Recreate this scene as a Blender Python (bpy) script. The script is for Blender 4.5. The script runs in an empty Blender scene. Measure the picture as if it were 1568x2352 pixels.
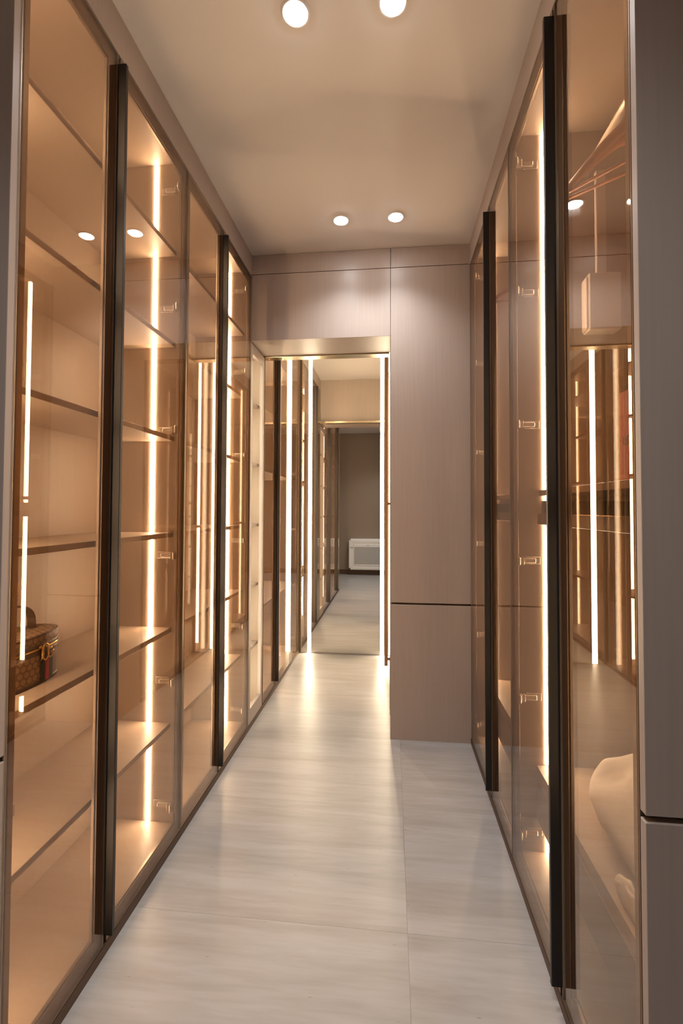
import bpy, bmesh, math, random
from mathutils import Matrix, Vector

random.seed(7)
sc = bpy.context.scene
COL = sc.collection

# ------------------------------------------------------------------ camera
cam_d = bpy.data.cameras.new('camera')
cam = bpy.data.objects.new('camera', cam_d)
COL.objects.link(cam)
cam_d.sensor_fit = 'HORIZONTAL'
cam_d.sensor_width = 36.0
cam_d.lens = 1044.97 / 1568 * 36.0
cam_d.shift_x = -6.28 / 1568
cam_d.shift_y = -34.95 / 1568
cam_d.clip_start = 0.02
cam.matrix_world = Matrix((
    (0.994726710, -0.000760152, 0.102558254, 0.0),
    (0.102502478, -0.0264281571, -0.994381614, 0.0),
    (0.00346630697, 0.999650426, -0.0262108763, 1.2698),
    (0, 0, 0, 1)))
sc.camera = cam

# ------------------------------------------------------------------ world, exposure
w = bpy.data.worlds.new('world'); sc.world = w
w.use_nodes = True
w.node_tree.nodes['Background'].inputs[0].default_value = (0.9, 0.85, 0.8, 1)
w.node_tree.nodes['Background'].inputs[1].default_value = 0.05
sc.view_settings.view_transform = 'Standard'
sc.view_settings.look = 'None'
sc.view_settings.exposure = 0.45
sc.view_settings.gamma = 1.0
sc.view_settings.use_curve_mapping = False
cy = sc.cycles
cy.max_bounces = 14
cy.diffuse_bounces = 5
cy.glossy_bounces = 8
cy.transparent_max_bounces = 40
cy.caustics_reflective = False
cy.caustics_refractive = False
cy.sample_clamp_indirect = 4.0
cy.use_denoising = True

LED_COLOR = (1.0, 0.85, 0.665)
LED_STRENGTH = 68.0
MIRROR_LED_STRENGTH = 34.0
SPOT_COLOR = (0.95, 0.975, 1.0)
SPOT_POWER = 16.0
H = 2.75                # ceiling height
XL, XR = -0.81, 0.432   # door planes left and right
YH = 2.557              # face of the portal wall
YM = 3.993              # face of the mirror

# ------------------------------------------------------------------ materials
def nodes_of(name):
    m = bpy.data.materials.new(name); m.use_nodes = True
    nt = m.node_tree
    b = nt.nodes.get('Principled BSDF')
    return m, nt, b

def simple(name, col, rough=0.5, metal=0.0, spec=0.5, grain=0.0, grain_scale=(60, 60, 3), bump=0.0):
    m, nt, b = nodes_of(name)
    b.inputs['Base Color'].default_value = (*col, 1)
    b.inputs['Roughness'].default_value = rough
    b.inputs['Metallic'].default_value = metal
    b.inputs['Specular IOR Level'].default_value = spec
    if grain or bump:
        tc = nt.nodes.new('ShaderNodeNewGeometry')
        mp = nt.nodes.new('ShaderNodeMapping'); mp.inputs['Scale'].default_value = grain_scale
        nz = nt.nodes.new('ShaderNodeTexNoise'); nz.inputs['Scale'].default_value = 1.0
        nz.inputs['Detail'].default_value = 4
        nt.links.new(tc.outputs['Position'], mp.inputs[0]); nt.links.new(mp.outputs[0], nz.inputs['Vector'])
        if grain:
            r = nt.nodes.new('ShaderNodeValToRGB')
            r.color_ramp.elements[0].position = 0.3; r.color_ramp.elements[1].position = 0.7
            r.color_ramp.elements[0].color = (*[c * (1 - grain) for c in col], 1)
            r.color_ramp.elements[1].color = (*[min(1, c * (1 + grain)) for c in col], 1)
            nt.links.new(nz.outputs[0], r.inputs[0]); nt.links.new(r.outputs[0], b.inputs['Base Color'])
        if bump:
            bp = nt.nodes.new('ShaderNodeBump'); bp.inputs['Strength'].default_value = bump
            bp.inputs['Distance'].default_value = 0.002
            nt.links.new(nz.outputs[0], bp.inputs['Height']); nt.links.new(bp.outputs[0], b.inputs['Normal'])
    return m

def emitter(name, col, s):
    m, nt, b = nodes_of(name)
    nt.nodes.remove(b)
    e = nt.nodes.new('ShaderNodeEmission')
    e.inputs[0].default_value = (*col, 1); e.inputs[1].default_value = s
    nt.links.new(e.outputs[0], nt.nodes['Material Output'].inputs[0])
    return m

def glass(name, tint, ior=1.75):
    m, nt, b = nodes_of(name)
    nt.nodes.remove(b)
    L = nt.links
    geo = nt.nodes.new('ShaderNodeNewGeometry')
    mx = nt.nodes.new('ShaderNodeMix'); mx.data_type = 'FLOAT'
    mx.inputs[2].default_value = ior; mx.inputs[3].default_value = 1 / ior
    L.new(geo.outputs['Backfacing'], mx.inputs[0])
    fr = nt.nodes.new('ShaderNodeFresnel'); L.new(mx.outputs[0], fr.inputs['IOR'])
    tr = nt.nodes.new('ShaderNodeBsdfTransparent'); tr.inputs[0].default_value = (*tint, 1)
    gl = nt.nodes.new('ShaderNodeBsdfGlossy'); gl.inputs['Roughness'].default_value = 0.0
    gl.inputs[0].default_value = (1, 0.97, 0.94, 1)
    ms = nt.nodes.new('ShaderNodeMixShader')
    L.new(fr.outputs[0], ms.inputs[0]); L.new(tr.outputs[0], ms.inputs[1]); L.new(gl.outputs[0], ms.inputs[2])
    L.new(ms.outputs[0], nt.nodes['Material Output'].inputs[0])
    return m

def floor_material():
    m, nt, b = nodes_of('travertine_tile')
    L = nt.links
    geo = nt.nodes.new('ShaderNodeNewGeometry')
    oi = nt.nodes.new('ShaderNodeObjectInfo')
    add = nt.nodes.new('ShaderNodeVectorMath'); add.operation = 'MULTIPLY_ADD'
    cmb = nt.nodes.new('ShaderNodeCombineXYZ')
    ml = nt.nodes.new('ShaderNodeMath'); ml.operation = 'MULTIPLY'; ml.inputs[1].default_value = 9.0
    L.new(oi.outputs['Random'], ml.inputs[0])
    L.new(ml.outputs[0], cmb.inputs[0]); L.new(ml.outputs[0], cmb.inputs[1])
    add.inputs[1].default_value = (1, 1, 1)
    L.new(geo.outputs['Position'], add.inputs[0]); L.new(cmb.outputs[0], add.inputs[2])
    def noise(scale, detail, mapscale, dist=0.0):
        mp = nt.nodes.new('ShaderNodeMapping'); mp.inputs['Scale'].default_value = mapscale
        L.new(add.outputs[0], mp.inputs[0])
        n = nt.nodes.new('ShaderNodeTexNoise'); n.inputs['Scale'].default_value = scale
        n.inputs['Detail'].default_value = detail; n.inputs['Distortion'].default_value = dist
        L.new(mp.outputs[0], n.inputs['Vector']); return n
    n1 = noise(1.0, 6, (1.3, 11, 1), 0.6)      # broad veins along x
    n2 = noise(1.0, 8, (6, 60, 1), 0.4)        # fine streaks
    n3 = noise(1.0, 3, (22, 90, 1), 0.0)       # pits
    r1 = nt.nodes.new('ShaderNodeValToRGB')
    e = r1.color_ramp.elements
    e[0].position = 0.30; e[0].color = (0.385, 0.370, 0.352, 1)
    e[1].position = 0.62; e[1].color = (0.475, 0.472, 0.470, 1)
    L.new(n1.outputs[0], r1.inputs[0])
    r2 = nt.nodes.new('ShaderNodeValToRGB')
    e = r2.color_ramp.elements
    e[0].position = 0.33; e[0].color = (0.90, 0.87, 0.84, 1)
    e[1].position = 0.60; e[1].color = (1, 1, 1, 1)
    L.new(n2.outputs[0], r2.inputs[0])
    mm = nt.nodes.new('ShaderNodeMix'); mm.data_type = 'RGBA'; mm.blend_type = 'MULTIPLY'; mm.inputs[0].default_value = 0.8
    L.new(r1.outputs[0], mm.inputs[6]); L.new(r2.outputs[0], mm.inputs[7])
    r3 = nt.nodes.new('ShaderNodeValToRGB')
    e = r3.color_ramp.elements
    e[0].position = 0.24; e[0].color = (0.62, 0.56, 0.50, 1)
    e[1].position = 0.29; e[1].color = (1, 1, 1, 1)
    L.new(n3.outputs[0], r3.inputs[0])
    m2 = nt.nodes.new('ShaderNodeMix'); m2.data_type = 'RGBA'; m2.blend_type = 'MULTIPLY'; m2.inputs[0].default_value = 0.7
    L.new(mm.outputs[2], m2.inputs[6]); L.new(r3.outputs[0], m2.inputs[7])
    L.new(m2.outputs[2], b.inputs['Base Color'])
    b.inputs['Roughness'].default_value = 0.34
    b.inputs['Specular IOR Level'].default_value = 0.45
    return m

def canvas_material():
    m, nt, b = nodes_of('monogram_canvas')
    L = nt.links
    tc = nt.nodes.new('ShaderNodeTexCoord')
    sep = nt.nodes.new('ShaderNodeSeparateXYZ'); L.new(tc.outputs['Object'], sep.inputs[0])
    sm = nt.nodes.new('ShaderNodeMath'); sm.operation = 'ADD'
    L.new(sep.outputs['X'], sm.inputs[0]); L.new(sep.outputs['Z'], sm.inputs[1])
    cb = nt.nodes.new('ShaderNodeCombineXYZ'); L.new(sep.outputs['Y'], cb.inputs[0]); L.new(sm.outputs[0], cb.inputs[1])
    sp = nt.nodes.new('ShaderNodeSeparateXYZ'); L.new(cb.outputs[0], sp.inputs[0])
    def mth(op, a, b_=None):
        n = nt.nodes.new('ShaderNodeMath'); n.operation = op
        for k, q in enumerate((a, b_)):
            if q is None: continue
            if isinstance(q, float): n.inputs[k].default_value = q
            else: L.new(q, n.inputs[k])
        return n.outputs[0]
    u = mth('DIVIDE', sp.outputs['X'], 0.0185); v = mth('DIVIDE', sp.outputs['Y'], 0.0160)
    odd = mth('MODULO', mth('ABSOLUTE', mth('FLOOR', v)), 2.0)
    fu = mth('SUBTRACT', mth('FRACT', mth('ADD', u, mth('MULTIPLY', odd, 0.5))), 0.5)
    fv = mth('MULTIPLY', mth('SUBTRACT', mth('FRACT', v), 0.5), 0.87)
    dd = mth('SQRT', mth('ADD', mth('MULTIPLY', fu, fu), mth('MULTIPLY', fv, fv)))
    r = nt.nodes.new('ShaderNodeValToRGB')
    e = r.color_ramp.elements
    e[0].position = 0.36; e[0].color = (0.37, 0.245, 0.14, 1)
    e[1].position = 0.45; e[1].color = (0.20, 0.12, 0.065, 1)
    L.new(dd, r.inputs[0]); L.new(r.outputs[0], b.inputs['Base Color'])
    b.inputs['Roughness'].default_value = 0.45
    return m

TAUPE = (0.43, 0.352, 0.302)
M = {
    'laminate': simple('taupe_laminate', TAUPE, 0.36, 0, 0.45, 0.03, (90, 90, 3)),
    'inside': simple('beige_laminate_interior', (0.42, 0.325, 0.25), 0.42, 0, 0.4, 0.03, (90, 90, 4)),
    'edge': simple('shelf_edge_band', (0.25, 0.185, 0.14), 0.5),
    'ceiling': simple('ceiling_paint', (0.83, 0.81, 0.80), 0.75, 0, 0.2),
    'roomwall': simple('brown_wall_paint', (0.31, 0.24, 0.185), 0.6, 0, 0.3),
    'plinth': simple('dark_brown_plinth', (0.085, 0.042, 0.022), 0.5),
    'core': simple('gap_shadow_board', (0.10, 0.06, 0.04), 0.7),
    'bronze': simple('bronze_aluminium', (0.27, 0.205, 0.150), 0.34, 0.6),
    'profile': simple('thin_bronze_edge_profile', (0.36, 0.30, 0.23), 0.3, 0.8),
    'brownbar': simple('brown_bronze_pull', (0.30, 0.16, 0.075), 0.4, 0.3),
    'black': simple('black_anodised_aluminium', (0.012, 0.010, 0.009), 0.38, 0.0, 0.5),
    'nickel': simple('nickel_hinge_metal', (0.74, 0.66, 0.57), 0.32, 0.45),
    'champagne': simple('champagne_metal_profile', (0.72, 0.60, 0.42), 0.22, 1.0),
    'floor': floor_material(),
    'joint': simple('tile_grout', (0.44, 0.425, 0.41), 0.8),
    'glass': glass('bronze_tinted_glass', (0.865, 0.755, 0.645)),
    'led': emitter('warm_led', LED_COLOR, LED_STRENGTH),
    'addedled': emitter('added_fill_led', LED_COLOR, 12.0),
    'nicheled': emitter('niche_led', (1.0, 0.87, 0.62), 32.0),
    'mled': emitter('mirror_led', (1.0, 0.80, 0.54), MIRROR_LED_STRENGTH),
    'lens': emitter('downlight_lens', (1.0, 0.97, 0.95), 55.0),
    'white': simple('white_plastic', (0.88, 0.88, 0.88), 0.35),
    'greygrille': simple('grey_grille_plastic', (0.46, 0.46, 0.46), 0.5),
    'darkgrey': simple('dark_grey_plastic', (0.13, 0.13, 0.13), 0.5),
    'fabric': simple('white_cotton', (0.74, 0.69, 0.63), 0.9, 0, 0.1, 0.03, (40, 40, 40), 0.3),
    'wood': simple('orange_brown_hanger_wood', (0.42, 0.155, 0.04), 0.4, 0, 0.5, 0.18, (30, 30, 120)),
    'rail': simple('pale_rail_metal', (0.78, 0.66, 0.54), 0.35, 0.5),
    'liftgrey': simple('pale_grey_lift_plastic', (0.60, 0.52, 0.46), 0.45),
    'leather': simple('dark_brown_leather', (0.055, 0.026, 0.014), 0.42, 0, 0.5, 0.15, (80, 80, 80), 0.2),
    'leather2': simple('smooth_brown_leather', (0.14, 0.085, 0.052), 0.33, 0, 0.5),
    'canvas': canvas_material(),
    'gold': simple('polished_gold_metal', (0.83, 0.55, 0.17), 0.18, 1.0),
    'green': simple('dark_green_web', (0.008, 0.028, 0.018), 0.7),
    'red': simple('red_web', (0.50, 0.006, 0.012), 0.7),
    'orange': simple('orange_card', (0.75, 0.16, 0.015), 0.5),
    'ink': simple('dark_brown_ink', (0.05, 0.02, 0.01), 0.6),
}
def mirror_material():
    m, nt, b = nodes_of('silvered_mirror')
    nt.nodes.remove(b)
    g = nt.nodes.new('ShaderNodeBsdfGlossy'); g.inputs['Roughness'].default_value = 0.0
    g.inputs[0].default_value = (0.93, 0.91, 0.86, 1)
    nt.links.new(g.outputs[0], nt.nodes['Material Output'].inputs[0])
    return m
M['mirror'] = mirror_material()

# ------------------------------------------------------------------ mesh helpers
ORG = {}
def origin_of(o):
    return ORG.get(o.name, Vector((0, 0, 0))) if o else Vector((0, 0, 0))

def link(name, me, parent, at):
    o = bpy.data.objects.new(name, me); COL.objects.link(o)
    at = Vector(at)
    if parent:
        o.parent = parent; o.location = at - origin_of(parent)
    else:
        o.location = at
    ORG[o.name] = at
    return o

def thing(name, label, cat, at=(0, 0, 0), group=None):
    o = link(name, None, None, at)
    o['label'] = label; o['category'] = cat
    if group: o['group'] = group
    return o

def tag(o, label, cat, group=None):
    o['label'] = label; o['category'] = cat
    if group: o['group'] = group
    return o

def bbox(bm, x0, x1, y0, y1, z0, z1, bev=0.0):
    if x1 < x0: x0, x1 = x1, x0
    if y1 < y0: y0, y1 = y1, y0
    v = [bm.verts.new(p) for p in ((x0,y0,z0),(x1,y0,z0),(x1,y1,z0),(x0,y1,z0),(x0,y0,z1),(x1,y0,z1),(x1,y1,z1),(x0,y1,z1))]
    fs = [bm.faces.new([v[i] for i in f]) for f in ((0,3,2,1),(4,5,6,7),(0,1,5,4),(1,2,6,5),(2,3,7,6),(3,0,4,7))]
    if bev:
        es = list({e for f in fs for e in f.edges})
        bmesh.ops.bevel(bm, geom=es, offset=bev, segments=1, affect='EDGES')

def finish(name, bm, mat, parent, at=(0, 0, 0), smooth=False):
    me = bpy.data.meshes.new(name)
    bmesh.ops.recalc_face_normals(bm, faces=bm.faces)
    bm.to_mesh(me); bm.free()
    me.materials.append(mat)
    if smooth:
        for p in me.polygons: p.use_smooth = True
    return link(name, me, parent, at)

def box(name, x0, x1, y0, y1, z0, z1, mat, parent=None, bev=0.0):
    """one box, its origin at its own centre"""
    c = ((x0+x1)/2, (y0+y1)/2, (z0+z1)/2)
    bm = bmesh.new()
    bbox(bm, x0-c[0], x1-c[0], y0-c[1], y1-c[1], z0-c[2], z1-c[2], bev)
    return finish(name, bm, mat, parent, c)

def boxes(name, lst, mat, parent=None, bev=0.0):
    """several boxes of one piece"""
    c = ((lst[0][0]+lst[0][1])/2, (lst[0][2]+lst[0][3])/2, (lst[0][4]+lst[0][5])/2)
    bm = bmesh.new()
    for b in lst:
        bbox(bm, b[0]-c[0], b[1]-c[0], b[2]-c[1], b[3]-c[1], b[4]-c[2], b[5]-c[2], bev)
    return finish(name, bm, mat, parent, c)

def shared(o, name, parent, at):
    return link(name, o.data, parent, at)

def structure(o):
    o['kind'] = 'structure'; return o

def tube_bm(bm, pts, rad, n=10, flat=None, cap=True, up=(0, 0, 1)):
    """sweep a circle (or a flat ellipse: flat=(a,b)) along pts"""
    rings = []
    pts = [Vector(p) for p in pts]
    for i, p in enumerate(pts):
        t = (pts[min(i+1, len(pts)-1)] - pts[max(i-1, 0)]).normalized()
        u = Vector(up)
        if abs(t.dot(u)) > 0.98: u = Vector((1, 0, 0)) if abs(t.x) < 0.9 else Vector((0, 1, 0))
        s = t.cross(u).normalized(); v = s.cross(t).normalized()
        a, b = flat if flat else (rad, rad)
        if callable(rad): a = b = rad(i / (len(pts)-1))
        rings.append([bm.verts.new(p + s*a*math.cos(2*math.pi*k/n) + v*b*math.sin(2*math.pi*k/n)) for k in range(n)])
    for i in range(len(rings)-1):
        for k in range(n):
            bm.faces.new((rings[i][k], rings[i][(k+1) % n], rings[i+1][(k+1) % n], rings[i+1][k]))
    if cap:
        bm.faces.new(rings[0][::-1]); bm.faces.new(rings[-1])

def disc_bm(bm, c, r0, r1, z0, z1, n=32):
    a = [bm.verts.new((c[0]+r0*math.cos(2*math.pi*k/n), c[1]+r0*math.sin(2*math.pi*k/n), c[2]+z0)) for k in range(n)]
    b = [bm.verts.new((c[0]+r1*math.cos(2*math.pi*k/n), c[1]+r1*math.sin(2*math.pi*k/n), c[2]+z1)) for k in range(n)]
    for k in range(n):
        bm.faces.new((a[k], a[(k+1) % n], b[(k+1) % n], b[k]))
    return a, b

# ------------------------------------------------------------------ the shell
structure(box('ceiling', -2.3, 2.3, -1.1, 4.4, H, H+0.1, M['ceiling']))
fl = structure(box('floor', -2.3, 2.3, -1.1, 4.4, -0.12, -0.011, M['joint']))
tile0 = None
TX, TY, GAP = 1.145, 0.5725, 0.0004
for i in range(-2, 2):
    x0 = 0.05 + i*TX
    for j in range(-6, 5):
        y0 = 1.98 + j*TY
        if y0 > 3.9 or y0 + TY < -1.0: continue
        if (i == -2 or i == 1) and y0 > 0.7: continue
        c = (x0 + TX/2, y0 + TY/2, -0.006)
        if tile0 is None:
            tile0 = box('tile', x0+GAP/2, x0+TX-GAP/2, y0+GAP/2, y0+TY-GAP/2, -0.012, 0.0, M['floor'], fl, 0.0002)
        else:
            shared(tile0, 'tile', fl, c)

# room behind the camera
structure(box('wall_front', -2.3, 2.3, -1.0, -0.885, 0, H, M['roomwall']))
structure(box('wall_left', -2.3, -2.2, -0.885, 0.878, 0, H, M['laminate']))
structure(box('wall_right', 2.2, 2.3, -0.885, 0.838, 0, H, M['laminate']))
structure(box('baseboard_front', -2.2, 2.2, -0.885, -0.868, 0, 0.085, M['plinth'], None, 0.002))

# the panelled ends of the two closet runs, facing the room behind the camera
def panelled(name, core, panels, mat='laminate'):
    o = structure(box(name, *core, M['core']))
    for p in panels:
        box('panel', *p, M[mat], o, 0.0008)
    return o
panelled('wall_right_end', (XR+0.004, 2.2, 0.856, 0.872, 0, H),
         [(XR, 2.2, 0.838, 0.856, 0.0, 0.736), (XR, 2.2, 0.838, 0.856, 0.748, H-0.001)])
panelled('wall_left_end', (-2.2, XL-0.004, 0.894, 0.910, 0, H),
         [(-2.2, XL, 0.876, 0.894, 0.0, 0.736), (-2.2, XL, 0.876, 0.894, 0.748, H-0.001)])

# the portal wall at the end of the first corridor
wb = structure(boxes('wall_back', [(-1.2, 1.1, YH+0.02, 2.818, 2.252, H), (0.004, 1.1, YH+0.02, 2.818, 0, 2.252)], M['core']))
PB = [(XL-0.02, -0.0055, 2.637, 2.7485), (XL-0.02, -0.0055, 2.246, 2.6335), (-0.003, XR+0.02, 2.637, 2.7485),
      (-0.0035, XR+0.02, 0.750, 2.6335), (-0.0035, XR+0.02, 0.0, 0.739)]
for p in PB:
    box('panel', p[0], p[1], YH, YH+0.02, p[2], p[3], M['laminate'], wb, 0.0007)
box('panel', XL-0.02, -0.0055, YH+0.02, 2.828, 2.246, 2.252, M['laminate'], wb)            # soffit
box('panel', XL-0.3, 1.1, 2.818, 2.828, 2.252, H, M['laminate'], wb)                  # rear face, seen in the mirror
box('panel', -0.0035, 0.004, YH+0.02, 2.828, 0, 2.246, M['laminate'], wb)             # jamb
structure(box('trim_1', XL, -0.012, 2.830, 2.896, 2.238, 2.262, M['champagne'], None, 0.002))

# rear wall behind the mirror, outer walls of the passage
structure(box('wall_far', -1.3, 1.1, 4.005, 4.12, 0, H, M['laminate']))

# fascia strips between doors and ceiling, plinths under the doors
structure(box('trim_2', XL, XL-0.018, 0.896, YH, 2.626, H, M['laminate'], None, 0.0008))
structure(box('trim_3', XR, XR+0.018, 0.858, YH, 2.626, H, M['laminate'], None, 0.0008))
structure(box('trim_4', XL, XL-0.018, 2.85, YM, 2.626, H, M['laminate'], None, 0.0008))
structure(box('baseboard_left', XL+0.003, XL-0.02, 0.896, YM, 0, 0.027, M['plinth']))
structure(box('baseboard_right', XR-0.002, XR+0.02, 0.858, YH, 0, 0.027, M['plinth']))

# ------------------------------------------------------------------ cabinets
SHELF_Z = (2.279, 1.914, 1.542, 1.166, 0.797, 0.430)
HINGE_Z = (2.533, 2.058, 1.575, 1.086, 0.602, 0.131)
ZD0, ZD1 = 0.030, 2.621

def hinge_bm(sx, fy):
    """sx: +1 when the inside of the cabinet lies at +x; fy: which way the plate's face looks"""
    bm = bmesh.new()
    bbox(bm, sx*0.048, sx*0.100, 0, fy*0.003, -0.013, 0.013, 0.001)         # mounting plate
    bbox(bm, sx*0.020, sx*0.082, fy*0.003, fy*0.013, -0.008, 0.008, 0.0015)   # arm
    bbox(bm, sx*0.026, sx*0.031, fy*0.003, fy*0.022, -0.012, 0.012, 0.001)    # knuckle
    bbox(bm, sx*0.036, sx*0.041, fy*0.003, fy*0.020, -0.012, 0.012, 0.001)
    bbox(bm, sx*0.0175, sx*0.024, fy*0.008, fy*0.034, -0.014, 0.014, 0.002)   # cup
    # screw
    for q in (0.056, 0.090):
        n = 8
        r1 = [bm.verts.new((sx*q + 0.004*math.cos(2*math.pi*k/n), fy*0.0142 if q < 0.08 else fy*0.0045, 0.004*math.sin(2*math.pi*k/n))) for k in range(n)]
        bm.faces.new(r1)
    return bm
HINGE_MESH = {}
def hinge(cab, door_x, sx, y, fy, z):
    key = (sx, fy)
    if key not in HINGE_MESH:
        o = finish('hinge', hinge_bm(sx, fy), M['nickel'], cab, (door_x, y, z))
        HINGE_MESH[key] = o.data
    else:
        o = link('hinge', HINGE_MESH[key], cab, (door_x, y, z))
    return o

def door(cab, xf, sx, y0, y1, fin=None, z0=ZD0, z1=ZD1, stile=0.030, rail=0.038, fin_depth=0.026, turn=0.0, standoff=False):
    """xf: front face plane; sx: direction into the cabinet; fin: 'far'/'near' edge that carries the pull"""
    d = link('door', None, cab, (xf, (y0+y1)/2, z0))
    xb = xf + sx*0.020
    xg, xr = xf+sx*0.0065, xf+sx*0.0070
    e = 0.0028
    fr = boxes('frame', [(xr, xb, y0, y0+stile, z0, z1), (xr, xb, y1-stile, y1, z0, z1),
                         (xr, xb, y0+stile, y1-stile, z0, z0+rail), (xr, xb, y0+stile, y1-stile, z1-rail, z1),
                         (xr+sx*0.004, xb, y0+stile-0.001, y0+stile+0.005, z0+rail, z1-rail),
                         (xr+sx*0.004, xb, y1-stile-0.005, y1-stile+0.001, z0+rail, z1-rail),
                         (xr+sx*0.004, xb, y0+stile, y1-stile, z0+rail-0.001, z0+rail+0.006),
                         (xr+sx*0.004, xb, y0+stile, y1-stile, z1-rail-0.006, z1-rail+0.001)], M['bronze'], d, 0.0008)
    boxes('edge_profile', [(xf, xr, y0, y0+e, z0, z1), (xf, xr, y1-e, y1, z0, z1),
                           (xf, xr, y0+e, y1-e, z0, z0+e), (xf, xr, y0+e, y1-e, z1-e, z1)], M['profile'], d)
    g = box('glass_pane', xf+sx*0.0010, xf+sx*0.0062, y0+e, y1-e, z0+e, z1-e, M['glass'], d)
    if turn: g.rotation_euler.z = turn
    if fin:
        ya = y1+0.0005 if fin == 'far' else y0-0.0125
        hz0, hz1 = 0.058, 2.593
        if standoff:
            h = box('handle', xf-sx*fin_depth, xf-sx*(fin_depth-0.024), ya, ya+0.012, hz0, hz1, M['brownbar'], d, 0.0012)
            boxes('handle_mount', [(xf-sx*(fin_depth-0.024), xf+sx*0.004, ya+0.002, ya+0.010, q, q+0.02) for q in (0.10, 1.30, 2.50)], M['brownbar'], d)
        else:
            box('handle', xf-sx*fin_depth, xf+sx*0.014, ya, ya+0.012, hz0, hz1, M['black'], d, 0.0012)
    return d

def led_run(cab, xa, xb, y, fy, zs):
    for a, b in zs:
        box('led_strip', xa, xb, y, y+fy*0.003, a, b, M['led'], cab)

def gaps(lo, hi, cuts, th=0.018):
    out = []; top = hi
    for z in sorted(cuts, reverse=True):
        out.append((z+th/2+0.0005, top)); top = z-th/2-0.0005
    out.append((lo, top))
    return out

def carcass(cab, sx, xf, depth, y0, y1, near=0.0155, far=0.0155, z_bottom=0.060, z_top=2.645, th=0.018):
    xi = xf + sx*0.026; xb = xf + sx*depth
    box('side_panel', xi, xb, y0, y0+near, 0.03, z_top+th, M['inside'], cab, 0.0006)
    box('side_panel', xi, xb, y1-far, y1, 0.03, z_top+th, M['inside'], cab, 0.0006)
    box('back_panel', xb, xb+sx*0.012, y0, y1, 0.03, z_top+th, M['inside'], cab)
    box('bottom_panel', xi+sx*0.002, xb, y0+near, y1-far, z_bottom-th, z_bottom, M['inside'], cab, 0.0006)
    box('top_panel', xi+sx*0.002, xb, y0+near, y1-far, z_top, z_top+th, M['inside'], cab, 0.0006)
    return xi, xb

def shelves(cab, sx, xf, depth, y0, y1, zs, first=None):
    s0 = None
    for z in zs:
        c = (xf+sx*(0.040+depth)/2, (y0+y1)/2, z)
        if s0 is None:
            s0 = box('shelf', xf+sx*0.040, xf+sx*depth, y0, y1, z-0.009, z+0.009, M['inside'], cab, 0.0008)
        else:
            s0 = shared(s0, 'shelf', cab, c)

# ---- left run
def left_bay(label, y0, y1, doors, leds_x=(-0.943, -0.929), near=0.0155, far=0.0155):
    cab = thing('display_cabinet', label, 'cabinet', ((XL+XL-0.33)/2, (y0+y1)/2, 0.027), 'bronze glass cabinets along the left side')
    carcass(cab, -1, XL, 0.330, y0, y1, near, far)
    shelves(cab, -1, XL, 0.330, y0+near, y1-far, SHELF_Z)
    segs = gaps(0.062, 2.643, SHELF_Z)
    led_run(cab, leds_x[0], leds_x[1], y1-far, -1, segs)
    led_run(cab, leds_x[0], leds_x[1], y0+near, 1, segs)
    for z in HINGE_Z:
        hinge(cab, XL, -1, y1-far, -1, z)
        hinge(cab, XL, -1, y0+near, 1, z)
    for a in doors:
        door(cab, XL, -1, *a)
    return cab
lb1 = left_bay('bronze glass cabinet nearest the camera on the left, holding the handbag', 0.8965, 1.7205,
               [(0.8975, 1.2445, 'far'), (1.2585, 1.7190)])
lb2 = left_bay('second bronze glass cabinet on the left, ending at the portal wall', 1.7205, 2.5555,
               [(1.7220, 2.0960, 'far'), (2.1100, 2.5540)])
# open lit shelf unit under the portal
nu = thing('open_shelf_unit', 'brightly lit open shelf unit without glass under the portal soffit', 'shelf', (XL-0.165, 2.70, 0.0))
ny0, ny1 = 2.558, 2.8345
box('side_panel', XL-0.022, XL-0.33, ny0, ny0+0.0155, 0.03, 2.236, M['inside'], nu)
box('side_panel', XL-0.022, XL-0.33, ny1-0.0155, ny1, 0.03, 2.236, M['inside'], nu)
box('back_panel', XL-0.33, XL-0.342, ny0, ny1, 0.03, 2.236, M['inside'], nu)
box('bottom_panel', XL-0.022, XL-0.33, ny0+0.0155, ny1-0.0155, 0.04, 0.060, M['inside'], nu)
box('top_panel', XL-0.022, XL-0.33, ny0+0.0155, ny1-0.0155, 2.218, 2.236, M['inside'], nu)
boxes('face_frame', [(XL, XL-0.021, ny0, ny0+0.030, 0.0275, 2.2365), (XL, XL-0.021, ny1-0.032, ny1, 0.0275, 2.2365),
                     (XL, XL-0.021, ny0+0.030, ny1-0.032, 0.0275, 0.112), (XL, XL-0.021, ny0+0.030, ny1-0.032, 2.180, 2.2365)], M['laminate'], nu, 0.0008)
for z in SHELF_Z[1:]:
    box('shelf', XL-0.026, XL-0.33, ny0+0.0155, ny1-0.0155, z-0.009, z+0.009, M['inside'], nu, 0.0008)
for a, b in gaps(0.062, 2.216, SHELF_Z[1:]):
    box('led_strip', XL-0.045, XL-0.065, ny0+0.0155, ny0+0.0185, a, b, M['nicheled'], nu)

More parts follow.
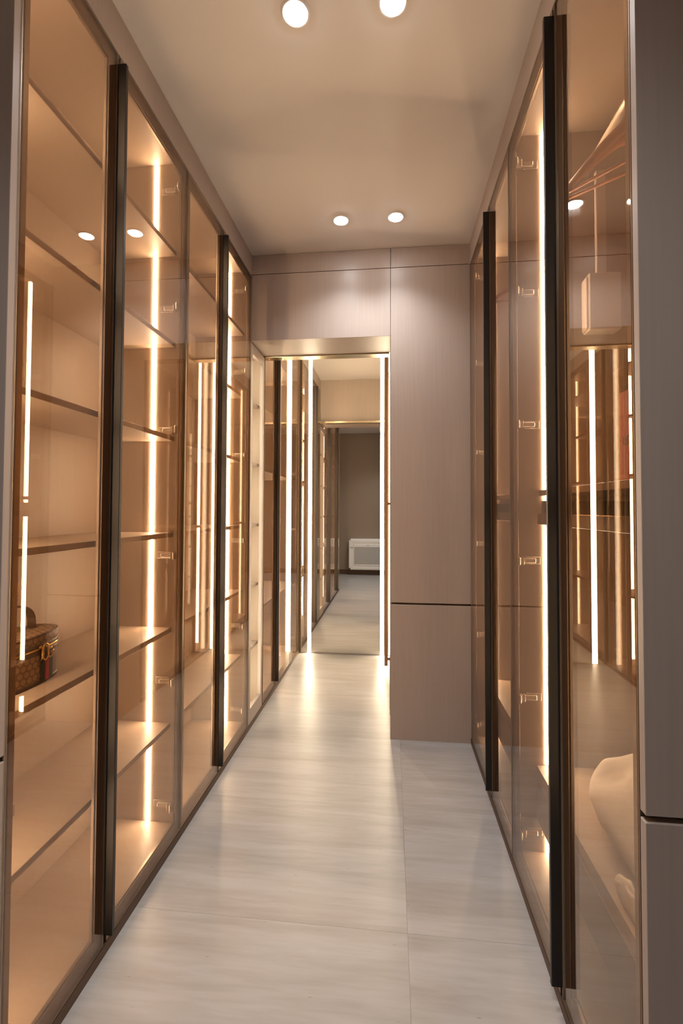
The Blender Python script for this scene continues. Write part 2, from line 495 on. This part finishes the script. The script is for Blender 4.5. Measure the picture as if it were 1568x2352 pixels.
# long cabinet of three doors beyond the portal
lb3 = thing('display_cabinet', 'three door bronze glass cabinet beyond the portal, between the open shelves and mirror', 'cabinet', (XL-0.165, 3.42, 0.027), 'bronze glass cabinets along the left side')
carcass(lb3, -1, XL, 0.330, 2.850, 3.991)
z3 = (2.38, 2.03, 1.53, 0.617)
for z in z3:
    box('shelf', XL-(0.16 if z == 2.03 else 0.040), XL-0.330, 2.8655, 3.9755, z-0.009, z+0.009, M['inside'], lb3, 0.0008)
led_run(lb3, -1.010, -0.996, 3.9755, -1, gaps(0.062, 2.643, z3))
led_run(lb3, -1.010, -0.996, 2.8655, 1, gaps(0.062, 2.643, z3))
door(lb3, XL, -1, 2.8515, 3.1560, 'far', ZD0, ZD1, 0.022)
door(lb3, XL, -1, 3.1700, 3.6385, None, ZD0, ZD1, 0.026)
door(lb3, XL, -1, 3.6415, 3.9320, None, ZD0, ZD1, 0.020, 0.038, 0.026, math.radians(-0.22))
box('end_post', XL, XL-0.020, 3.935, 3.990, 0.03, ZD1, M['champagne'], lb3, 0.001)
for z in HINGE_Z:
    hinge(lb3, XL, -1, 3.9755, -1, z)

# ---- right run
def right_bay(label, y0, y1, doors):
    cab = thing('wardrobe', label, 'wardrobe', (XR+0.29, (y0+y1)/2, 0.027), 'bronze glass wardrobes along the right side')
    D = 0.60
    f = 0.0155
    xi, xb = carcass(cab, 1, XR, D, y0, y1)
    a, b = y0+f, y1-f
    # LED runs, broken by the shelf, the tray and the drawer
    segs = [(1.3385, 2.643), (1.301, 1.3175), (0.366, 1.227), (0.062, 0.166)]
    led_run(cab, 0.544, 0.560, b, -1, segs)
    for q0, q1 in ((1.3385, 2.0), (0.366, 1.227)):
        box('led_strip', 0.544, 0.560, a, a+0.003, q0, q1, M['addedled'], cab)  # added dim fill strip, brightens the divider across the bay
    box('shelf', 0.530, xb, a, b, 1.318, 1.338, M['inside'], cab, 0.0008)
    # shallow accessory tray below the shelf
    tr = boxes('tray', [(0.520, 0.534, a+0.012, b-0.012, 1.217, 1.253), (0.534, xb-0.05, a+0.012, a+0.024, 1.217, 1.300),
                        (0.534, xb-0.05, b-0.024, b-0.012, 1.217, 1.300), (0.534, xb-0.05, a+0.024, b-0.024, 1.217, 1.223),
                        (xb-0.062, xb-0.05, a+0.024, b-0.024, 1.223, 1.300)], M['leather2'], cab, 0.0008)
    boxes('tray_edge', [(0.5185, 0.5355, a+0.012, b-0.012, 1.2535, 1.2555)], M['champagne'], tr)
    # drawer hung between the sides
    dr = box('drawer', 0.516, xb-0.02, a+0.002, b-0.002, 0.168, 0.312, M['leather2'], cab, 0.001)
    boxes('drawer_lip', [(0.514, 0.530, a+0.002, b-0.002, 0.3125, 0.318), (0.521, 0.526, a+0.002, b-0.002, 0.318, 0.345),
                         (0.514, xb-0.02, a+0.002, b-0.002, 0.345, 0.363)], M['inside'], dr, 0.0006)
    for z in HINGE_Z:
        hinge(cab, XR, 1, b, -1, z)
        hinge(cab, XR, 1, a, 1, z)
    # hanging rail high up, with its two rings
    bm = bmesh.new()
    tube_bm(bm, [(0, -(b-a)/2, 0), (0, (b-a)/2, 0)], 0.0135, 16)
    rl = finish('hanging_rail', bm, M['rail'], cab, (0.70, (a+b)/2, 2.487), True)
    # wardrobe lift: housing on the far side panel and its arm
    lf = boxes('lift_housing', [(0.684, 0.792, b-0.060, b-0.002, 1.895, 2.095), (0.678, 0.684, b-0.052, b-0.008, 1.90, 2.085)], M['liftgrey'], cab, 0.004)
    box('lift_arm', 0.717, 0.752, b-0.042, b-0.028, 2.096, 2.47, M['liftgrey'], lf, 0.003)
    lf2 = boxes('lift_housing', [(0.684, 0.792, a+0.002, a+0.060, 1.895, 2.095), (0.678, 0.684, a+0.008, a+0.052, 1.90, 2.085)], M['liftgrey'], cab, 0.004)
    box('lift_arm', 0.717, 0.752, a+0.028, a+0.042, 2.096, 2.47, M['liftgrey'], lf2, 0.003)
    for a_ in doors:
        door(cab, XR, 1, *a_)
    return cab
rb1 = right_bay('bronze glass wardrobe nearest the camera on the right, with pillow inside', 0.8575, 1.7175,
                [(0.8585, 1.2345, 'far', ZD0, ZD1, 0.034, 0.040, 0.026, math.radians(-0.75)), (1.2485, 1.7160)])
rb2 = right_bay('second bronze glass wardrobe on the right, against the portal wall', 1.7175, 2.5350,
                [(1.7190, 2.0420, 'far'), (2.0560, 2.5330)])
# narrow filler between wardrobe and portal wall
structure(box('trim_5', XR+0.002, XR+0.02, 2.536, YH, 0.03, 2.625, M['core']))
# side walls of the runs at the near end
box('end_panel', XL, XL-0.35, 0.8945, 0.8962, 0.03, 2.62, M['inside'], lb1)

# ---- wardrobe on the right of the passage (only its edge and its pull show)
XP = -0.008
pw = thing('passage_wardrobe', 'bronze glass wardrobe on the right of the passage, seen edge on beside the mirror', 'wardrobe', (0.28, 3.41, 0.027))
carcass(pw, 1, XP, 0.58, 2.850, 3.985)
door(pw, XP, 1, 2.8515, 3.5600, 'far', ZD0, ZD1, 0.034, 0.040, 0.0425, 0.0, True)
door(pw, XP, 1, 3.5740, 3.9830)
led_run(pw, XP+0.11, XP+0.124, 3.9695, -1, [(0.062, 2.643)])
led_run(pw, XP+0.11, XP+0.124, 2.8655, 1, [(0.062, 2.643)])
box('plinth', XP+0.002, XP+0.02, 2.850, 3.985, 0, 0.027, M['plinth'], pw)
box('shelf', XP+0.04, XP+0.58, 2.8655, 3.9695, 1.10, 1.118, M['inside'], pw)
box('fascia', XP, XP+0.018, 2.830, 3.985, 2.626, H-0.001, M['laminate'], pw)

# ------------------------------------------------------------------ mirror with light strips
mr = thing('wall_mirror', 'full height wall mirror with vertical light strips at the end of the passage', 'mirror', (-0.4, YM, 0.0))
box('mirror_glass', -0.786, -0.009, YM, YM+0.006, 0.002, 2.70, M['mirror'], mr)
for a, b in ((-0.733, -0.702), (-0.094, -0.063), (-0.0205, -0.0095)):
    box('led_strip', a, b, YM-0.0025, YM-0.0002, 0.004, 2.655, M['mled'], mr)
box('edge_profile', -0.794, -0.786, YM-0.006, YM+0.006, 0.0, 2.70, M['champagne'], mr)

# ------------------------------------------------------------------ downlights
dl_proto = None
def downlight(x, y, label, power=SPOT_POWER):
    global dl_proto
    t = thing('downlight', label, 'light', (x, y, H), 'paired round ceiling downlights')
    if dl_proto is None:
        bm = bmesh.new()
        n = 40
        prof = [(0.043, 0.0), (0.043, -0.004), (0.0385, -0.006), (0.034, -0.005), (0.0325, -0.001)]
        rings = [[bm.verts.new((r*math.cos(2*math.pi*k/n), r*math.sin(2*math.pi*k/n), z)) for k in range(n)] for r, z in prof]
        for i in range(len(rings)-1):
            for k in range(n):
                bm.faces.new((rings[i][k], rings[i][(k+1) % n], rings[i+1][(k+1) % n], rings[i+1][k]))
        tr = finish('trim_ring', bm, M['white'], t, (x, y, H), True)
        bm = bmesh.new()
        vs = [[bm.verts.new((r*math.cos(2*math.pi*k/n), r*math.sin(2*math.pi*k/n), z)) for k in range(n)] for r, z in ((0.0325, -0.003), (0.026, -0.0085), (0.014, -0.0125))]
        for i in range(2):
            for k in range(n):
                bm.faces.new((vs[i][k], vs[i][(k+1) % n], vs[i+1][(k+1) % n], vs[i+1][k]))
        bm.faces.new(vs[2])
        ln = finish('lens', bm, M['lens'], t, (x, y, H), True)
        dl_proto = (tr.data, ln.data)
    else:
        link('trim_ring', dl_proto[0], t, (x, y, H)); link('lens', dl_proto[1], t, (x, y, H))
    ld = bpy.data.lights.new('spot', 'SPOT')
    ld.energy = power; ld.color = SPOT_COLOR
    ld.spot_size = math.radians(120); ld.spot_blend = 1.0; ld.shadow_soft_size = 0.03
    lo = bpy.data.objects.new('spot_lamp', ld); COL.objects.link(lo)
    lo.parent = t; lo.location = (0, 0, -0.046)
downlight(-0.257, 2.28, 'far left downlight of the pair nearest the portal wall')
downlight(0.022, 2.28, 'far right downlight of the pair nearest the portal wall')
downlight(-0.285, 1.296, 'near left downlight cut by the top of the photo')
downlight(0.004, 1.296, 'near right downlight cut by the top of the photo')
downlight(-0.285, 0.12, 'left unseen downlight added to brighten the room before the closet', 24.0)  # unseen pair added to lift the dark room reflected in the mirror
downlight(0.004, 0.12, 'right unseen downlight added to brighten the room before the closet', 24.0)

# ------------------------------------------------------------------ air conditioner behind the camera, seen in the mirror
ac = thing('air_conditioner', 'white floor console air conditioner low on the brown wall, seen in the mirror', 'air conditioner', (-0.44, -0.83, 0.10))
AX0, AX1, AY0, AY1, AZ0, AZ1 = -0.805, -0.075, -0.884, -0.70, 0.105, 0.692
bm = bmesh.new()
bbox(bm, AX0, AX1, AY0, AY1, AZ0, AZ1)
es = [e for e in bm.edges if abs(e.verts[0].co.y - e.verts[1].co.y) > 0.1]
bmesh.ops.bevel(bm, geom=es, offset=0.03, segments=4, affect='EDGES')
es = [e for e in bm.edges if all(abs(v.co.y-AY1) < 1e-5 for v in e.verts)]
bmesh.ops.bevel(bm, geom=es, offset=0.012, segments=3, affect='EDGES')
for v in bm.verts: v.co -= Vector((-0.44, -0.83, 0.10))
finish('body', bm, M['white'], ac, (-0.44, -0.83, 0.10))
box('front_panel', -0.715, -0.165, AY1, AY1+0.012, 0.185, 0.60, M['white'], ac, 0.005)
box('grille', -0.700, -0.18, AY1+0.012, AY1+0.016, 0.215, 0.545, M['greygrille'], ac, 0.002)
box('air_flap', -0.735, -0.145, AY1, AY1+0.008, 0.622, 0.668, M['white'], ac, 0.003)
box('air_flap', -0.735, -0.145, AY1, AY1+0.008, 0.120, 0.168, M['white'], ac, 0.003)
box('display', -0.775, -0.722, AY1, AY1+0.003, 0.515, 0.540, M['greygrille'], ac, 0.001)
box('badge', -0.465, -0.415, AY1+0.012, AY1+0.0145, 0.570, 0.576, M['darkgrey'], ac)

# ------------------------------------------------------------------ vanity handbag on the left shelf
BC = Vector((-0.985, 1.105, 0.8065))
bag = thing('handbag', 'brown patterned oval vanity handbag with gold clasp and red green ribbon on the shelf', 'bag', BC)
def oval(a, b, n=48, p=2.6):
    out = []
    for k in range(n):
        t = 2*math.pi*k/n
        c, s = math.cos(t), math.sin(t)
        out.append((a*abs(c)**(2/p)*(1 if c >= 0 else -1), b*abs(s)**(2/p)*(1 if s >= 0 else -1)))
    return out
def oval_loft(name, prof, mat, cap0=True, cap1=True, a=0.066, b=0.125):
    """prof: list of (z, inset)"""
    bm = bmesh.new(); rings = []
    for z, ins in prof:
        rings.append([bm.verts.new((x, y, z)) for x, y in oval(a-ins, b-ins)])
    n = len(rings[0])
    for i in range(len(rings)-1):
        for k in range(n):
            bm.faces.new((rings[i][k], rings[i][(k+1) % n], rings[i+1][(k+1) % n], rings[i+1][k]))
    if cap0: bm.faces.new(rings[0][::-1])
    if cap1: bm.faces.new(rings[-1])
    return finish(name, bm, mat, bag, BC, True)
oval_loft('body', [(0.0, 0.004), (0.006, 0.0), (0.088, 0.0), (0.090, 0.001)], M['canvas'])
oval_loft('base_band', [(0.0, 0.003), (0.0, -0.0012), (0.010, -0.0012), (0.0105, 0.001)], M['leather'], False, False)
oval_loft('rim_band', [(0.076, 0.0005), (0.0765, -0.0014), (0.089, -0.0014), (0.0895, 0.001)], M['leather'], False, False)
oval_loft('zip', [(0.0895, 0.0), (0.090, -0.002), (0.0935, -0.002), (0.094, 0.0)], M['gold'], False, False)
oval_loft('lid', [(0.0935, 0.001), (0.094, 0.0), (0.125, 0.0), (0.129, 0.003), (0.131, 0.010), (0.133, 0.03)], M['canvas'])
oval_loft('lid_band', [(0.0938, 0.0005), (0.0942, -0.0014), (0.103, -0.0014), (0.1035, 0.001)], M['leather'], False, False)
oval_loft('top_piping', [(0.1235, 0.0005), (0.125, -0.0022), (0.1275, -0.001), (0.1285, 0.003)], M['leather'], False, False)
# leather end cap on the far end
bm = bmesh.new()
pts = [(x, y) for x, y in oval(0.0668, 0.1258, 96) if y > 0.045 and x > -0.05]
pts.sort(key=lambda q: math.atan2(q[0], q[1]))
va = [bm.verts.new((x, y, 0.010)) for x, y in pts]; vb = [bm.verts.new((x, y, 0.0765)) for x, y in pts]
for i in range(len(pts)-1): bm.faces.new((va[i], va[i+1], vb[i+1], vb[i]))
finish('end_patch', bm, M['leather2'], bag, BC, True)
# top handle strap
bm = bmesh.new()
hp = []
for k in range(25):
    t = math.pi*k/24
    hp.append((0.0, -0.062*math.cos(t)*(1+0.12*math.sin(t)), 0.130 + 0.072*math.sin(t)**0.75))
tube_bm(bm, hp, 0.01, 8, flat=(0.0032, 0.0135), up=(1, 0, 0.01))
for v in bm.verts: pass
finish('handle', bm, M['leather'], bag, BC, True)
for sy in (-1, 1):
    box('handle_tab', BC.x-0.013, BC.x+0.013, BC.y+sy*0.062-0.012, BC.y+sy*0.062+0.012, BC.z+0.131, BC.z+0.136, M['leather'], bag, 0.002)
# ribbon and clasp on the corridor face
fx = BC.x + 0.0668
for nm, ya, yb, mt in (('ribbon_stripe', 0.016, 0.032, 'green'), ('ribbon_stripe', 0.032, 0.048, 'red'), ('ribbon_stripe', 0.048, 0.064, 'green')):
    # follow the curved face
    bm = bmesh.new(); n = 6; rows = []
    for k in range(n+1):
        y = ya + (yb-ya)*k/n
        x = 0.0662*(1-(abs(y)/0.1252)**2.6)**(1/2.6) + 0.0022
        rows.append((bm.verts.new((x, y, 0.004)), bm.verts.new((x, y, 0.062))))
    for k in range(n): bm.faces.new((rows[k][0], rows[k+1][0], rows[k+1][1], rows[k][1]))
    o = finish(nm, bm, M[mt], bag, BC)
    o['label'] = ('red' if mt == 'red' else 'dark green') + ' ribbon stripe'
bm = bmesh.new()
def ring_pts(cy, cz, ry, rz, a0, a1, x, n=18):
    return [(x, cy+ry*math.cos(a0+(a1-a0)*k/n), cz+rz*math.sin(a0+(a1-a0)*k/n)) for k in range(n+1)]
cx = 0.0672
def stadium(cy, cz, ry, h, x):
    p = [(x, cy-ry, cz-h), (x, cy-ry, cz+h)]
    p += [(x, cy-ry*math.cos(math.pi*k/8), cz+h+ry*math.sin(math.pi*k/8)) for k in range(1, 9)]
    p += [(x, cy+ry, cz-h)]
    p += [(x, cy+ry*math.cos(math.pi*k/8), cz-h-ry*math.sin(math.pi*k/8)) for k in range(1, 9)]
    return p
tube_bm(bm, stadium(0.030, 0.080, 0.0085, 0.012, cx+0.003), 0.0026, 8)
tube_bm(bm, [(cx+0.001, 0.008, 0.096), (cx+0.004, 0.013, 0.099), (cx+0.004, 0.018, 0.094), (cx+0.003, 0.018, 0.066), (cx+0.002, 0.014, 0.060)], 0.0024, 8)
tube_bm(bm, ring_pts(0.051, 0.073, 0.0105, 0.0125, 0.35*math.pi, 2.1*math.pi, cx-0.001), 0.0025, 8)
tube_bm(bm, [(cx+0.001, 0.051, 0.073), (cx, 0.062, 0.076)], 0.0022, 8)
finish('clasp', bm, M['gold'], bag, BC, True)

# ------------------------------------------------------------------ coat hangers
def hanger(x, y, rail_z, ang, label, half=0.205):
    t = thing('coat_hanger', label, 'hanger', (x, y, rail_z), 'wooden hangers on the rail')
    ca, sa = math.cos(ang), math.sin(ang)
    def P(u, v, z): return (u*ca - v*sa, u*sa + v*ca, z)
    zc = -0.075
    bm = bmesh.new()
    n = 16; rows = []
    for k in range(n+1):
        s = -1 + 2*k/n
        u = s*half
        zt = zc - 0.105*abs(s)**1.35
        hw = 0.021*(1-0.35*abs(s)); hh = 0.010 + 0.006*(1-abs(s))
        v0 = 0.012*s*s
        rows.append([bm.verts.new(P(u, v0+dv, zt+dz)) for dv, dz in ((-hw*.5, -hh), (hw*.5, -hh), (hw*.62, 0), (hw*.3, hh), (-hw*.3, hh), (-hw*.62, 0))])
    for k in range(n):
        for q in range(6):
            bm.faces.new((rows[k][q], rows[k][(q+1) % 6], rows[k+1][(q+1) % 6], rows[k+1][q]))
    bm.faces.new(rows[0]); bm.faces.new(rows[-1][::-1])
    finish('shoulders', bm, M['wood'], t, (x, y, rail_z), True)
    bm = bmesh.new()
    tube_bm(bm, [P(-half*0.97, 0.012, zc-0.105), P(half*0.97, 0.012, zc-0.105)], 0.0055, 8)
    finish('trouser_bar', bm, M['wood'], t, (x, y, rail_z), True)
    bm = bmesh.new()
    hk = [P(0, 0, zc+0.012), P(0, 0, -0.045), P(0.008, 0, -0.032)]
    for k in range(13):
        a = -0.25*math.pi + 1.25*math.pi*k/12
        hk.append(P(0.017*math.cos(a), 0, 0.0175*math.sin(a)-0.001))
    tube_bm(bm, hk, 0.0019, 6)
    finish('hook', bm, M['nickel'], t, (x, y, rail_z), True)
    return t
hanger(0.70, 1.385, 2.487, math.radians(-45), 'wooden coat hanger turned askew at the far end of the near rail, larger in view')
hanger(0.70, 1.455, 2.487, math.radians(-38), 'wooden coat hanger just behind the askew one in the near wardrobe')
hanger(0.70, 2.30, 2.487, 0.0, 'wooden coat hanger hanging straight in the far wardrobe')

# ------------------------------------------------------------------ white pillow and cloth on the drawer
def soft(name, c, dims, seed, label, cat, p=3.0, wr=0.017):
    rnd = random.Random(seed)
    bm = bmesh.new()
    bmesh.ops.create_uvsphere(bm, u_segments=48, v_segments=28, radius=1.0)
    ph = [rnd.uniform(0, 6.28) for _ in range(8)]
    for v in bm.verts:
        d = v.co.normalized()
        def se(t): return math.copysign(abs(t)**(2/p), t)
        x, y, z = se(d.x)*dims[0], se(d.y)*dims[1], d.z*dims[2]
        edge = (abs(d.x)**3 + abs(d.y)**3)
        z *= 1 - 0.35*min(1, edge)
        w_ = wr*(math.sin(9*d.x+ph[0]) * math.sin(7*d.y+ph[1]) + 0.6*math.sin(15*d.y+6*d.z+ph[2]))
        z += w_*(0.4 + 0.6*max(0, d.z)); x += 0.5*w_*math.sin(5*d.y+ph[3])
        if z < -dims[2]*0.62: z = -dims[2]*0.62
        v.co = Vector((x, y, z))
    o = finish(name, bm, M['fabric'], None, c, True)
    return tag(o, label, cat)
soft('pillow', (0.800, 1.235, 0.363+0.085), (0.242, 0.305, 0.137), 3, 'plump white pillow lying on the drawer of the near right wardrobe', 'pillow')
soft('cloth', (0.541, 1.105, 0.363+0.0205), (0.017, 0.075, 0.033), 5, 'small white folded cloth on the front edge of the drawer below the pillow', 'cloth', 2.4, 0.004)

# ------------------------------------------------------------------ orange carrier bag on the wardrobe shelf
OB = Vector((0.685, 1.166, 1.3382))
ob = thing('shopping_bag', 'bright orange paper shopping bag standing on the shelf of the near right wardrobe', 'bag', OB)
bm = bmesh.new()
vs = [[bm.verts.new((x, y, z)) for x, y in ((-dx, -dy), (dx, -dy), (dx, dy), (-dx, dy))] for z, dx, dy in ((0.0, 0.062, 0.148), (0.12, 0.063, 0.149), (0.25, 0.062, 0.150))]
bm.faces.new(vs[0][::-1])
for a, b in zip(vs, vs[1:]):
    for k in range(4): bm.faces.new((a[k], a[(k+1) % 4], b[(k+1) % 4], b[k]))
bmesh.ops.solidify(bm, geom=list(bm.faces), thickness=0.0012)
finish('body', bm, M['orange'], ob, OB)
for sx in (-1, 1):
    bm = bmesh.new()
    tube_bm(bm, [(sx*0.046, -0.05, 0.235), (sx*0.044, -0.046, 0.29), (sx*0.040, -0.025, 0.32), (sx*0.040, 0.025, 0.32), (sx*0.044, 0.046, 0.29), (sx*0.046, 0.05, 0.235)], 0.0028, 6)
    finish('handle', bm, M['orange'], ob, OB, True)
cu = bpy.data.curves.new('lettering', 'FONT'); cu.body = 'LO'; cu.size = 0.034; cu.extrude = 0.0004
tmp = bpy.data.objects.new('lettering', cu); COL.objects.link(tmp)
bpy.context.view_layer.update()
tm = bpy.data.meshes.new_from_object(tmp.evaluated_get(bpy.context.evaluated_depsgraph_get()))
bpy.data.objects.remove(tmp)
tm.materials.clear(); tm.materials.append(M['ink'])
lo = bpy.data.objects.new('lettering', tm); COL.objects.link(lo)
lo.parent = ob
lo.rotation_euler = (math.pi/2, 0, -math.pi/2)
lo.location = (-0.0640, 0.128, 0.105)

bpy.context.view_layer.update()
